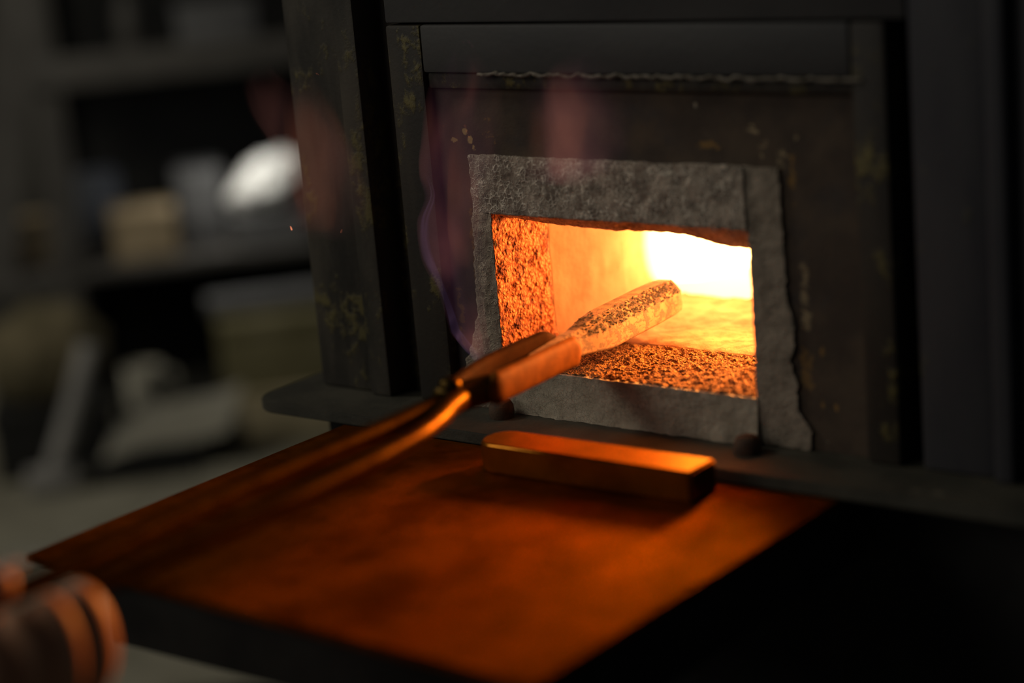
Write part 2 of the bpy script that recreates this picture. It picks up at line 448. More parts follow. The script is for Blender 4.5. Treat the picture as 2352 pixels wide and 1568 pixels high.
# refractory mouth
lip = [(-0.2012, .0938), (-.1787, .0913), (-.155, .0893), (-.112, .0878), (-.0736, .0886), (-.0489, .0874), (-.037, .0842), (-.0222, .0819), (0.03, .0825)]
def f_lintel(s, t, r):
    x = -0.1992 + 0.1990 * s
    y = 0.062 * t
    zb = 0.0987 if t == 0 else interp([(0, 0.0987), (0.022, interp(lip, x)), (0.03, interp(lip, x) + 0.002), (0.062, 0.105)], y)
    return (x, y - 0.001, zb + (0.1348 - zb) * r)
part('lintel', rough_box(f_lintel, (240, 50, 40), 0.0008, 130, 5, 3.1), 'lintel', True, 80)
outl = [(-.0285, -.216), (-.0057, -.2185), (.0125, -.2104), (.033, -.2030), (.053, -.2023), (.0784, -.2012), (.109, -.1995)]
def f_jl(s, t, r):
    z = -0.0285 + (0.0988 + 0.0285) * r
    xo = interp(outl, z) + 0.0016 * noise.noise(Vector((z * 240, 0, 9)))
    xi = -0.1852 + 0.0008 * noise.noise(Vector((z * 160, t * 9, 2)))
    if t > 0.86: xi -= 0.004 * (t - 0.86) / 0.14
    if r < 0.35: xi += 0.010 * max(0, t - 0.25) * (0.35 - r) / 0.35
    return (xo + (xi - xo) * s, -0.001 + 0.0610 * t, z)
b = rough_box(f_jl, (24, 90, 170), 0.0008, 130, 5, 3.1)
for v in b.verts:                                   # crumbled inner reveal
    if v.co.x > -0.188 and v.co.y > 0.001:
        q = v.co.copy()
        v.co.x += 0.0016 * max(0, fbm(q, 240, 3)) + 0.0010 * fbm(q, 90, 3)
b.faces.ensure_lookup_table(); b.normal_update()
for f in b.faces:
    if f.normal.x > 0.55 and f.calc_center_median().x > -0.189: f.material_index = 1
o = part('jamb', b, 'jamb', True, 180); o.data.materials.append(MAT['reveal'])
outr = [(-.0285, .034), (-.0163, .0351), (-.0044, .0266), (.0112, .0275), (.0236, .0231), (.0316, .0264), (.047, .0273), (.0593, .0232), (.0819, .0232), (.1068, .0225), (.14, .0222)]
def f_jr(s, t, r):
    z = -0.0285 + (0.1346 + 0.0285) * r
    xo = interp(outr, z) + 0.0014 * noise.noise(Vector((z * 260, 4, 0)))
    xi = 0.0003 + 0.0006 * noise.noise(Vector((z * 260, 1, 5)))
    return (xi + (xo - xi) * s, 0.0005 + 0.0595 * t, z)
part('jamb', rough_box(f_jr, (20, 20, 150), 0.0006, 130, 4, 5.5), 'jamb_right', True, 80)
def f_sill(s, t, r):
    x = -0.186 + 0.187 * s
    front = -0.0008 - 0.006 * (1 - r) ** 2 * (0.6 + 0.4 * noise.noise(Vector((x * 60, 0, 0))))
    zt = 0.0004 * noise.noise(Vector((x * 300, 7, 0)))
    return (x, front + (0.0035 - front) * t, -0.0285 + (zt + 0.0279) * r)
part('sill', rough_box(f_sill, (200, 6, 36), 0.0005, 150, 5, 1.2), 'sill', True, 80)
# hearth
def f_front(s, t, r):
    x = -0.186 + 0.187 * s
    y = 0.0012 + 0.0765 * t + (0.004 * noise.noise(Vector((x * 60, 3, 3))) if t == 1 else 0)
    return (x, y, -0.02 + (0.0200) * r - (0.004 if t == 1 and r == 1 else 0))
b = rough_box(f_front, (300, 120, 3), 0.0, 100)
for v in b.verts:
    if v.co.z > -0.006:
        q = v.co.copy(); q.z = 0
        v.co.z += 0.0016 * fbm(q, 260, 4) + 0.0007 * noise.noise(q * 55)
        v.co.z = min(v.co.z, 0.0017 + 0.02 * max(0, q.y - 0.004)) if q.y < 0.02 else v.co.z
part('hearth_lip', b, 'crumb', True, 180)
def f_hf(s, t, r):
    x = -0.21 + 0.32 * s
    y = 0.0775 + 0.125 * t
    return (x, y, -0.02 + 0.0215 * r)
b = rough_box(f_hf, (150, 60, 3), 0.0, 100)
for v in b.verts:
    if v.co.z > -0.006:
        q = v.co.copy(); q.z = 0
        e = min(1, (q.y - 0.0775) / 0.006)
        v.co.z += 0.0013 * fbm(q, 90, 5) + 0.001 * noise.noise(q * 30) - 0.002 * (1 - e)
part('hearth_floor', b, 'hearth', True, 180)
# chamber
def f_lw(y0, y1, x0, x1):
    return lambda s, t, r: (x0 - 0.02 * (1 - s) + (x1 - x0) * t * 1.0, y0 + (y1 - y0) * t, -0.01 + 0.135 * r)
part('chamber_wall', rough_box(f_lw(0.0640, 0.1475, -0.1925, -0.1915), (2, 40, 60), 0.0006, 90, 4, 2.0), 'chamber', True, 180)
part('chamber_wall', rough_box(f_lw(0.1490, 0.2010, -0.1945, -0.1925), (2, 26, 60), 0.0004, 90, 4, 6.0), 'chamber', True, 180)
part('leak_block', box_bm(-0.2145, -0.1990, 0.0605, 0.0668, -0.020, 0.125), 'reveal', False)  # block added to stop light leaking through the groove, which it also darkens
part('chamber_wall', box_bm(0.105, 0.125, 0.058, 0.2010, -0.01, 0.125), 'chamber', False)
part('chamber_wall', box_bm(0.0235, 0.1045, 0.046, 0.0600, -0.0285, 0.125), 'chamber', False)
part('chamber_roof', box_bm(-0.215, 0.125, 0.0625, 0.2010, 0.1255, 0.145), 'chamber', False)
part('chamber_back', box_bm(-0.220, 0.130, 0.2015, 0.2200, -0.02, 0.145), 'glow', False)
# ledge
def rounded_slab(x0, x1, y0, y1, z0, z1, rads, bev=0.0008, seg=8):
    pts = []
    cs = [(x0, y0, 180), (x1, y0, 270), (x1, y1, 0), (x0, y1, 90)]
    for (x, y, a0), r in zip(cs, rads):
        cx = x + r if x == x0 else x - r; cy = y + r if y == y0 else y - r
        for k in range(seg + 1 if r > 1e-4 else 1):
            a = R(a0 + 90 * k / seg) if r > 1e-4 else R(a0 + 45)
            pts.append((cx + r * math.cos(a), cy + r * math.sin(a)) if r > 1e-4 else (x, y))
    b = bmesh.new()
    vs = [b.verts.new((x, y, z0)) for x, y in pts]
    f = b.faces.new(vs)
    e = bmesh.ops.extrude_face_region(b, geom=[f])
    bmesh.ops.translate(b, verts=[v for v in e['geom'] if isinstance(v, bmesh.types.BMVert)], vec=(0, 0, z1 - z0))
    bmesh.ops.recalc_face_normals(b, faces=b.faces[:])
    if bev: bmesh.ops.bevel(b, geom=[x for x in b.edges if abs(x.verts[0].co.z - x.verts[1].co.z) < 1e-6], offset=bev, segments=2, affect='EDGES')
    return b
part('ledge', rounded_slab(-0.372, 0.33, -0.0475, 0.0445, -0.0362, -0.0287, (0.022, 0.002, 0, 0)), 'ledge')
part('bolt', lathe_bm([(0.0078, -0.0005), (0.0082, 0.003), (0.0078, 0.0075), (0.006, 0.0105), (0.002, 0.012)], 24, (-0.1800, -0.0135, -0.0285)), 'bolt')
part('bolt', lathe_bm([(0.0078, -0.0005), (0.0082, 0.003), (0.0078, 0.0065), (0.006, 0.0095), (0.002, 0.011)], 24, (0.0020, -0.0155, -0.0285)), 'bolt')
# shelf plate and its support, fixed to the forge
b = bmesh.new()
vs = [b.verts.new(p) for p in ((-0.2845, -0.0480, -0.0405), (0.0800, -0.0480, -0.0405), (0.0800, -0.3215, -0.0405), (-0.2830, -0.3110, -0.0405))]
f = b.faces.new(vs)
e = bmesh.ops.extrude_face_region(b, geom=[f])
bmesh.ops.translate(b, verts=[v for v in e['geom'] if isinstance(v, bmesh.types.BMVert)], vec=(0, 0, 0.0045))
bmesh.ops.recalc_face_normals(b, faces=b.faces[:])
bmesh.ops.bevel(b, geom=b.edges[:], offset=0.0006, segments=2, affect='EDGES')
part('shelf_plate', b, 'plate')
part('shelf_beam', box_bm(-0.228, 0.0740, -0.302, -0.270, -0.0815, -0.0407, 0.002), 'black')
part('shelf_beam', box_bm(0.045, 0.0740, -0.2695, -0.0100, -0.0815, -0.0407, 0.002), 'black')
part('shelf_beam', box_bm(-0.228, -0.199, -0.2695, -0.0100, -0.0815, -0.0407, 0.002), 'black')

# ------------------------------------------------------------------ flat bar on the shelf plate
b = bmesh.new()
outline = []
for k in range(9):
    a = R(90 + 180 * k / 8)
    outline.append((-0.1290 + 0.0125 * math.cos(a), -0.0755 + 0.0145 * math.sin(a)))
outline += [(0.0095, -0.0870), (0.0095, -0.0600)]
vs = [b.verts.new((x, y, -0.0359)) for x, y in outline]
f = b.faces.new(vs); e = bmesh.ops.extrude_face_region(b, geom=[f])
bmesh.ops.translate(b, verts=[v for v in e['geom'] if isinstance(v, bmesh.types.BMVert)], vec=(0, 0, 0.0180))
bmesh.ops.recalc_face_normals(b, faces=b.faces[:])
bmesh.ops.bevel(b, geom=[x for x in b.edges if x.calc_face_angle(0) > R(40)], offset=0.0014, segments=3, affect='EDGES')
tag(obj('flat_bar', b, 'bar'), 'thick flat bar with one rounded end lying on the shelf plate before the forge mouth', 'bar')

# ------------------------------------------------------------------ billet in the tongs
bil = thing('steel_billet', 'hot scale-flecked steel billet held in the forge mouth', 'billet', (-0.122, 0.05, 0.025))
bpy.context.view_layer.update()
A = Vector((-0.1172, -0.055, 0.0235)); B = Vector((-0.1325, 0.1130, 0.0252))
ax = (B - A).normalized(); sx = ax.cross(Vector((0, 0, 1))).normalized(); uz = sx.cross(ax)
prof = [(0.0, .0045, .0050), (0.12, .0050, .0060), (0.27, .0060, .0074), (0.38, .0086, .0098), (0.46, .0094, .0112), (0.80, .0096, .0112), (0.95, .0092, .0106), (0.99, .0086, .0100), (1.0, .0078, .0094)]
rings = []
for i in range(70):
    t = i / 69; hw = interp([(a, b_) for a, b_, c in prof], t); hh = interp([(a, c) for a, b_, c in prof], t)
    ch = min(hw, hh) * 0.82
    sec = [(-hw, -hh * .9), (hw * .9, -hh), (hw, -hh * .9), (hw, hh - ch * 1.05), (hw - ch * 0.95, hh), (-hw * .8, hh), (-hw, hh * .75)]
    p = A + (B - A) * t
    ring = []
    for k in range(len(sec)):
        a = sec[k]; b2 = sec[(k + 1) % len(sec)]
        for q in (0.03, 0.35, 0.68):
            v = p + sx * (a[0] + (b2[0] - a[0]) * q) + uz * (a[1] + (b2[1] - a[1]) * q)
            v = v + Vector((1, 1, 1)) * 0.00005 * fbm(v, 200, 2)
            ring.append(v)
    rings.append(ring)
bm_ = loft(rings)
for f in bm_.faces:
    c_ = f.calc_center_median() - A; t_ = c_.dot(ax) / (B - A).length
    n_ = f.normal
    if (n_.dot(sx) > 0.35 and n_.dot(uz) > 0.35) or (t_ < 0.40 and t_ > .27 and n_.dot(uz) > 0.35): f.material_index = 1
o = obj('body', bm_, 'billet', bil, True, 14); o.data.materials.append(MAT['bevel'])
# flakes of dark scale along the bevel, standing a little proud
b = bmesh.new()
for i in range(420):
    t = 0.30 + 0.69 * random.random()
    hw = interp([(a, b_) for a, b_, c in prof], t); hh = interp([(a, c) for a, b_, c in prof], t); ch = min(hw, hh) * 0.82
    s = min(1, max(0, random.gauss(0.5, 0.30)))
    if t < 0.46: s = random.random() * 1.5
    p0 = (hw, hh - ch * 1.05); p1 = (hw - ch * .95, hh)
    if s <= 1: q = (p0[0] + (p1[0] - p0[0]) * s, p0[1] + (p1[1] - p0[1]) * s); nn = (sx * .72 + uz * .69)
    else: q = (p1[0] - (s - 1) * 2 * (p1[0] + hw * .8), hh); nn = uz
    c0 = A + (B - A) * t + sx * q[0] + uz * q[1]
    r = random.uniform(.0004, .0014)
    tv = ax; sv = nn.cross(ax).normalized()
    vs = []
    k0 = random.random() * 6
    for k in range(6):
        a = k0 + 2 * math.pi * k / 6; rr = r * random.uniform(.5, 1.2)
        vs.append(c0 + tv * math.cos(a) * rr * 1.5 + sv * math.sin(a) * rr * .8 + nn * 0.0001)
    top = b.verts.new(c0 + nn * random.uniform(.0004, .0008))
    bv = [b.verts.new(v) for v in vs]
    for k in range(6): b.faces.new((bv[k], bv[(k + 1) % 6], top))
o = obj('scale_flakes', b, 'scale', bil, False); o['kind'] = 'stuff'

# ------------------------------------------------------------------ tongs
tongs = thing('blacksmith_tongs', 'long black round-handled tongs gripping the hot billet', 'tongs', (-0.112, -0.13, 0.025))
bpy.context.view_layer.update()
def slab_path(pts, wx, hz, n=10, seg=20, taper=None, e=0.55):
    path = catmull(pts, n); rings = []; N = len(path)
    for i, p in enumerate(path):
        d = (path[min(i + 1, N - 1)] - path[max(i - 1, 0)]).normalized(); s = d.cross(Vector((0, 0, 1))).normalized(); u = s.cross(d)
        k = taper(i / (N - 1)) if taper else 1
        ring = []
        for j in range(seg):
            a = 2 * math.pi * j / seg
            ca, sa = math.cos(a), math.sin(a)
            ring.append(p + s * wx * k * math.copysign(abs(ca) ** e, ca) + u * hz * k * math.copysign(abs(sa) ** e, sa))
        rings.append(ring)
    return loft(rings)
endt = lambda t: min(1.0, 0.45 + t * 9, 0.35 + (1 - t) * 12)
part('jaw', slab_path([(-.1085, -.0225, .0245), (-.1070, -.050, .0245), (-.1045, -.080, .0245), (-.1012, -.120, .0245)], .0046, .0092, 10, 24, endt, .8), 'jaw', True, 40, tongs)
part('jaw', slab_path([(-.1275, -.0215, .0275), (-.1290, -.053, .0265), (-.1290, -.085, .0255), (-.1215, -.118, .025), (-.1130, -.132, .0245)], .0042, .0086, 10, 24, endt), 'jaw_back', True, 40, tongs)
part('boss', slab_path([(-.1035, -.108, .0245), (-.1080, -.120, .0245), (-.1120, -.136, .0245), (-.1130, -.148, .0245)], .0075, .0082, 8, 24, endt, .75), 'tongs', True, 40, tongs)
b = lathe_bm([(0.0062, 0), (0.0064, .0025), (.0052, .0048), (.0025, .006), (.0005, .0062)], 20, (-.1105, -.1400, .0318))
part('rivet', b, 'tongs', True, 40, tongs)
part('handle', tube_bm([(-.1120, -.128, .025), (-.1098, -.170, .0250), (-.1093, -.199, .0250), (-.1091, -.2535, .0250), (-.1080, -.303, .0250), (-.1060, -.349, .0250), (-.1025, -.394, .0250), (-.1000, -.430, .0250), (-.0975, -.52, .0245), (-.0960, -.56, .024)],
                        lambda t: 0.0062 - 0.0012 * min(1, t * 3), 16, 8), 'tongs', True, 60, tongs)
part('handle', tube_bm([(-.1100, -.132, .0245), (-.1010, -.155, .0250), (-.0925, -.173, .0250), (-.0835, -.2006, .0250), (-.0778, -.2346, .0250), (-.0751, -.2642, .0250), (-.0722, -.306, .0250), (-.0715, -.339, .0250), (-.0702, -.3986, .0250), (-.0695, -.438, .0250), (-.0690, -.52, .0245), (-.0690, -.56, .024)],
                        lambda t: 0.0064 - 0.0012 * min(1, t * 3), 16, 8), 'tongs', True, 60, tongs)

# ------------------------------------------------------------------ the smith's hand
per = thing('person', 'bare hand of a person closed round both tong handles, lit orange', 'person', (-0.085, -0.47, 0.01))
bpy.context.view_layer.update()
def skin_mesh(name, verts, edges, radii, root, mat, parent, sub=2):
    me = bpy.data.meshes.new(name); me.from_pydata([Vector(v) for v in verts], edges, []); me.update()
    o = link(name, me, mat, parent)
    sk = o.modifiers.new('skin', 'SKIN'); sk.use_smooth_shade = True; sk.branch_smoothing = 0.6
    for i, r in enumerate(radii):
        sv = me.skin_vertices[0].data[i]; sv.radius = (r, r) if isinstance(r, (int, float)) else r
        sv.use_root = (i == root)
    ss = o.modifiers.new('sub', 'SUBSURF'); ss.levels = sub; ss.render_levels = sub
    return o
GC = Vector((-0.0840, -0.4490, 0.0095))        # centre of the grip at the index finger
def gp(a, ang, r): return GC + Vector((-0.02 * a, -a, 0.0)) + Vector((math.cos(R(ang)), 0, math.sin(R(ang)))) * r
V = []; Ed = []; Rd = []
def addv(p, r, to=None):
    V.append(p); Rd.append(r)
    if to is not None: Ed.append((to, len(V) - 1))
    return len(V) - 1
wr = addv(gp(0.125, 165, 0.030), 0.024)
palm = addv(gp(0.075, 165, 0.033), 0.017, wr)
fl = [(0.000, 1.00, .0108), (0.0172, 1.05, .0108), (0.0345, 1.0, .0104), (0.051, 0.88, .0090)]
for a, L, r in fl:
    m = addv(gp(a + 0.012, 190, 0.032), r * 1.35, palm)
    k = addv(gp(a, 232, 0.0310), r * 1.12, m)
    k = addv(gp(a, 275, 0.0285 * L), r * 1.05, k)
    k = addv(gp(a - .001, 312, 0.0290 * L), r * 1.08, k)
    k = addv(gp(a - .001, 348, 0.0280 * L), r * .98, k)
    k = addv(gp(a, 22, 0.0285 * L), r * .95, k)
    k = addv(gp(a + .001, 58, 0.0270 * L), r * .80, k)
th = addv(gp(0.075, 135, 0.036), 0.0145, wr)
th = addv(gp(0.055, 122, 0.037), 0.0125, th)
th = addv(gp(0.042, 104, 0.034), 0.0108, th)
th = addv(gp(0.030, 86, 0.030), 0.0098, th)
th = addv(gp(0.020, 76, 0.0275), 0.0075, th)
f1 = addv(gp(0.20, 175, 0.030), (0.026, 0.022), wr)
f2 = addv(gp(0.33, 185, 0.045), (0.036, 0.032), f1)
skin_mesh('body', V, Ed, Rd, 0, 'skin', per)
def cuff():
    rings = []
    for i in range(12):
        t = i / 11; c = gp(0.19 + 0.20 * t, 176 + 9 * t, 0.030 + 0.018 * t); r = 0.037 + 0.013 * t + 0.002 * math.sin(t * 19)
        rings.append([c + Vector((math.cos(a), 0, math.sin(a))) * r * (1 + .05 * noise.noise(Vector((a, t * 6, 0)))) for a in [2 * math.pi * k / 24 for k in range(24)]])
    return loft(rings)
part('sleeve', cuff(), 'sleeve', True, 60, per)
nb = bmesh.new(); bmesh.ops.create_uvsphere(nb, u_segments=12, v_segments=8, radius=1)
c0 = gp(0.024, 78, 0.0375)
for v in nb.verts: v.co = c0 + Vector((v.co.x * .0055, v.co.y * .0072, v.co.z * .0014))
part('thumbnail', nb, 'nail', True, 60, per)

# ------------------------------------------------------------------ flames licking out of the mouth
def flame_mat(name, c1, c2, strength, nscale, seed, lo=0.38, hi=0.72):
    t = NT(name)
    mp = t.n.new('ShaderNodeMapping'); mp.inputs['Location'].default_value = (seed, seed, seed); mp.inputs['Scale'].default_value = (1, 1, .45)
    t.link(t.co, mp.inputs[0])
    nz = t.noise(nscale, 2.5, .5, 1.2, co=mp.outputs[0])
    f = t.ramp(nz, lo, hi)
    e = t.n.new('ShaderNodeEmission')
    t.link(t.mix(f, c1, c2), e.inputs[0])
    t.link(t.math('MULTIPLY', t.math('ADD', f, 0.25), strength), e.inputs[1])
    t.link(e.outputs[0], t.out.inputs['Volume'])
    return t.m
def flame_bm(rows, depth, seg=14, n=6, y=-0.03, sharp=0.0, seed=0, pw=1.6):
    """rows: (z, x_left, x_right[, y]) from bottom to top; a closed tongue of flame with real thickness,
    lens shaped in plan so that it thins out to its sides (sharp > 0 keeps the left side full)"""
    path = catmull([(r[1], r[2], r[0]) for r in rows], n); ys = [r[3] if len(r) > 3 else y for r in rows]
    rings = []; N = len(path)
    for i, p in enumerate(path):
        xl, xr, z = p; c = (xl + xr) / 2; hw = max(.0004, (xr - xl) / 2)
        q = i / (N - 1); t = q * (len(rows) - 1); k = min(int(t), len(rows) - 2); yy = ys[k] + (ys[k + 1] - ys[k]) * (t - k)
        env = min(1, q * 5) ** .7 * min(1, (1 - q) * 2.2) ** 1.3 + 0.02
        dp = min(depth, hw * 1.2) * env
        up_, dn = [], []
        for m in range(seg + 1):
            u = -math.cos(math.pi * m / seg)
            prof_ = (1 - u * u) ** pw
            if sharp: prof_ = prof_ * (1 - sharp) + sharp * min(1, (1 + u) * 5) ** .6 * ((1 - u) / 2) ** 1.4
            x = c + hw * u + 0.10 * hw * noise.noise(Vector((u * 1.5, z * 40, seed)))
            yc = yy + 0.25 * depth * noise.noise(Vector((u * 2, z * 30, seed + 5)))
            up_.append(Vector((x, yc + dp * prof_ + 1e-5, z))); dn.append(Vector((x, yc - dp * prof_ - 1e-5, z)))
        rings.append(up_ + dn[::-1])
    return loft(rings)
def flame(name, rows, depth, mat, label, **kw):
    o = obj(name, flame_bm(rows, depth, **kw), mat, None, True, 180)
    tag(o, label, 'flame'); return o
fm1 = flame_mat('violet_flame', (0.30, 0.13, 0.26), (0.85, 0.26, 0.22), 3.3, 20, 1.0)
fme = flame_mat('blue_flame_edge', (0.32, 0.24, 0.62), (0.66, 0.34, 0.56), 8.0, 30, 2.0)
fm2 = flame_mat('rosy_flame', (0.36, 0.15, 0.24), (0.80, 0.28, 0.26), 1.9, 20, 3.3)
fm3 = flame_mat('dull_red_flame', (0.34, 0.13, 0.13), (0.60, 0.22, 0.16), 1.7, 18, 5.7)
fmc = flame_mat('orange_flame_core', (0.80, 0.22, 0.12), (1.0, 0.30, 0.12), 1.9, 26, 8.1)
f1rows = [(0.002, -.1960, -.1905, -.012), (0.012, -.1975, -.180, -.018), (0.030, -.2000, -.172), (0.055, -.2065, -.170), (0.078, -.2180, -.166), (0.098, -.2172, -.162), (0.115, -.2075, -.158), (0.128, -.2110, -.152), (0.147, -.212, -.144), (0.165, -.208, -.140), (0.182, -.200, -.142), (0.196, -.190, -.154), (0.210, -.175, -.168)]
f1 = flame('flame', f1rows, 0.016, fm1, 'violet flame rising beside the left jamb of the forge mouth', seed=2, sharp=0.6)
er = [(z, xl - .0008, xl + .0052 + .0012 * math.sin(z * 90), (y + [0])[0] if isinstance(y, list) else y) for z, xl, xr, y in [(r[0], r[1], r[2], r[3] if len(r) > 3 else -.03) for r in f1rows[:8]]]
obj('flame_edge', flame_bm(er, 0.010, seed=4), fme, f1, True, 180)
f2 = flame('flame', [(0.122, -.146, -.100, -.018), (0.130, -.144, -.078, -.022), (0.1417, -.1300, -.056), (0.1550, -.130, -.050), (0.1713, -.134, -.048), (0.183, -.128, -.054), (0.194, -.110, -.062), (0.208, -.082, -.0725)],
      0.016, fm2, 'rosy flame rising in front of the panel above the forge lintel', seed=9)
f3 = flame('flame', [(0.084, -.322, -.262, -.04), (0.095, -.327, -.252, -.04), (0.118, -.330, -.248, -.04), (0.135, -.335, -.250, -.04), (0.1518, -.342, -.258, -.04), (0.168, -.350, -.270, -.04), (0.180, -.3525, -.290, -.04), (0.1885, -.348, -.310, -.04), (0.198, -.334, -.322, -.04)],
      0.018, fm3, 'dull red flame drifting across the left post of the forge', seed=17)
obj('flame_core', flame_bm([(0.070, -.196, -.176), (0.095, -.200, -.168), (0.118, -.198, -.166), (0.140, -.196, -.170), (0.160, -.192, -.176)], 0.010, seed=21, pw=2.6), fmc, f1, True, 180)
obj('flame_core', flame_bm([(0.126, -.136, -.100), (0.140, -.138, -.086), (0.160, -.134, -.076), (0.178, -.124, -.072), (0.194, -.100, -.080)], 0.011, seed=23, pw=2.6), fmc, f2, True, 180)
obj('flame_core', flame_bm([(0.088, -.320, -.276, -.04), (0.120, -.330, -.262, -.04), (0.145, -.328, -.256, -.04), (0.170, -.318, -.266, -.04), (0.192, -.304, -.284, -.04)], 0.013, seed=25, pw=2.6), fmc, f3, True, 180)
t = NT('white_burner_flame')
e = t.n.new('ShaderNodeEmission'); e.inputs[0].default_value = (1, .42, .12, 1); e.inputs[1].default_value = 500
t.link(e.outputs[0], t.out.inputs['Volume'])
rings = []
for i in range(12):
    q = i / 11
    c = Vector((-0.185 + 0.20 * q, 0.172, 0.044 + 0.034 * q)); hz = 0.028 + 0.004 * math.sin(q * 9)
    rings.append([c + Vector((0, .016 * math.cos(a), hz * math.sin(a))) for a in [2 * math.pi * k / 20 for k in range(20)]])
tag(obj('burner_flame', loft(rings), t.m, None, True, 180), 'white-hot flame jet at the back inside the forge', 'flame')

# ------------------------------------------------------------------ workshop behind, far out of focus
MAT['bench'] = plain('pale_bench_wood', (0.145, 0.135, 0.10), (0.225, 0.21, 0.16), 9, 0.85, 0, 0.3, 0.002, 0.2)
MAT['rack'] = plain('grey_rack_steel', (0.075, 0.070, 0.064), (0.10, 0.094, 0.085), 20, 0.6, 0, 0.2, 0.001, 0.3)
MAT['rackdark'] = plain('dark_rack_sheet', (0.010, 0.010, 0.010), (0.016, 0.016, 0.015), 20, 0.8, 0, 0.2, 0.001, 0.15)
MAT['card'] = plain('brown_cardboard', (0.30, 0.23, 0.14), (0.38, 0.30, 0.19), 20, 0.9, 0, 0.2, 0.001, 0.15)
MAT['khaki'] = plain('khaki_board', (0.34, 0.29, 0.18), (0.40, 0.34, 0.22), 15, 0.9, 0, 0.2, 0.001, 0.15)
MAT['olive'] = plain('olive_painted_metal', (0.13, 0.115, 0.055), (0.17, 0.15, 0.08), 15, 0.7, 0, 0.2, 0.001, 0.3)
MAT['grey'] = plain('grey_painted_metal', (0.105, 0.105, 0.107), (0.14, 0.14, 0.14), 20, 0.6, 0, 0.2, 0.001, 0.3)
MAT['blue'] = plain('slate_blue_tin', (0.09, 0.10, 0.125), (0.12, 0.13, 0.15), 20, 0.6, 0, 0.2, 0.001, 0.3)
MAT['sack'] = plain('brown_sacking', (0.10, 0.085, 0.050), (0.15, 0.125, 0.075), 25, 0.95, 0, 0.4, 0.003, 0.1)
MAT['white'] = plain('white_cloth', (0.72, 0.72, 0.68), (0.80, 0.80, 0.77), 20, 0.9, 0, 0.2, 0.001, 0.2)
MAT['paper'] = plain('pale_sheet', (0.38, 0.36, 0.29), (0.46, 0.44, 0.37), 12, 0.85, 0, 0.2, 0.001, 0.2)
MAT['dark'] = plain('black_crate_plastic', (0.012, 0.012, 0.011), (0.02, 0.019, 0.017), 20, 0.7, 0, 0.2, 0.001, 0.2)
MAT['wood'] = plain('grey_ash_wood', (0.18, 0.175, 0.165), (0.25, 0.24, 0.225), 30, 0.8, 0, 0.3, 0.001, 0.2)
def wthing(name, label, cat, u, v, z, group=None):
    o = thing(name, label, cat, W(u, v, z), group, YAW); bpy.context.view_layer.update(); return o
BZ = -0.50
bench = wthing('workbench', 'pale wooden workbench beyond the shelf plate, cluttered with gear', 'workbench', -0.1, 2.6, FLOOR)
for i in range(6):
    v0 = 2.02 + i * 0.25
    obj('plank', wbox(-0.70, 0.32, v0, v0 + 0.247, BZ - 0.04, BZ - 0.001 * (i % 2), 0.003), 'bench', bench)
for u in (-0.66, 0.26):
    for v in (2.08, 3.42): obj('leg', wbox(u - .03, u + .03, v - .03, v + .03, FLOOR, BZ - 0.041), 'bench', bench)
obj('apron', wbox(-0.63, 0.23, 2.06, 2.09, BZ - 0.14, BZ - 0.041), 'bench', bench)
# rack standing on the bench
rack = wthing('storage_rack', 'grey steel rack with a dark hollow standing at the back of the bench', 'rack', 0.1, 3.1, BZ)
for u in (-0.112, 0.325):
    for v in (3.02, 3.32): obj('post', wbox(u - .016, u + .016, v - .014, v + .014, BZ + .0005, 0.30 if u < 0 else 0.30, .002), 'rack', rack)
obj('rail', wbox(-0.128, 0.341, 2.998, 3.005, 0.015, 0.062, .002), 'rack', rack)
obj('shelf', wbox(-0.128, 0.341, 3.006, 3.334, 0.018, 0.030, .002), 'rack', rack)
obj('shelf', wbox(-0.30, 0.341, 3.006, 3.334, -0.262, -0.246, .002), 'rack', rack)
obj('back_sheet', wbox(-0.128, 0.341, 3.335, 3.34, BZ + 0.001, 0.30), 'rackdark', rack)
def wobj(name, bm, mat, label, cat, group=None):
    return tag(obj(name, bm, mat), label, cat, group)
def lidded(name, label, cat, u0, u1, v0, v1, z0, z1, mat, lidmat=None, lid=0.2, group=None):
    o = wthing(name, label, cat, (u0 + u1) / 2, (v0 + v1) / 2, z0, group)
    zl = z1 - (z1 - z0) * lid
    obj('body', wbox(u0 + .002, u1 - .002, v0 + .002, v1 - .002, z0, zl - .001, .002), mat, o)
    obj('lid', wbox(u0, u1, v0, v1, zl, z1, .003), lidmat or mat, o)
    return o
lidded('tin_box', 'grey box on top of the storage rack', 'box', 0.085, 0.20, 3.05, 3.22, 0.0305, 0.105, 'grey')
b = lathe_bm([(.018, 0), (.020, .004), (.020, .07), (.017, .085), (.009, .10), (.009, .125), (.0095, .13), (.002, .131)], 20, W(0.018, 3.10, 0.0305))
wobj('bottle', b, 'rack', 'slim grey-green bottle on top of the storage rack', 'bottle')
o = wthing('tin_can', 'slate blue tin inside the dark hollow of the rack', 'tin', -0.060, 3.18, -0.2455)
obj('body', lathe_bm([(.030, 0), (.032, .003), (.032, .10), (.030, .103)], 24, W(-0.058, 3.18, -0.2455)), 'blue', o)
obj('lid', lathe_bm([(.0325, .1035), (.0325, .112), (.028, .114), (.002, .1142)], 24, W(-0.058, 3.18, -0.2455)), 'blue', o)
o = lidded('cardboard_box', 'small brown cardboard box on the middle shelf of the rack', 'box', -0.045, 0.050, 3.02, 3.12, -0.2455, -0.175, 'card')
lidded('instrument_box', 'grey metal box behind the brown cardboard box on the rack shelf', 'box', 0.056, 0.125, 3.08, 3.2, -0.2455, -0.135, 'grey')
lidded('storage_tin', 'grey tin beneath the white cloth on the rack shelf', 'tin', 0.130, 0.245, 3.02, 3.14, -0.2455, -0.1995, 'grey')
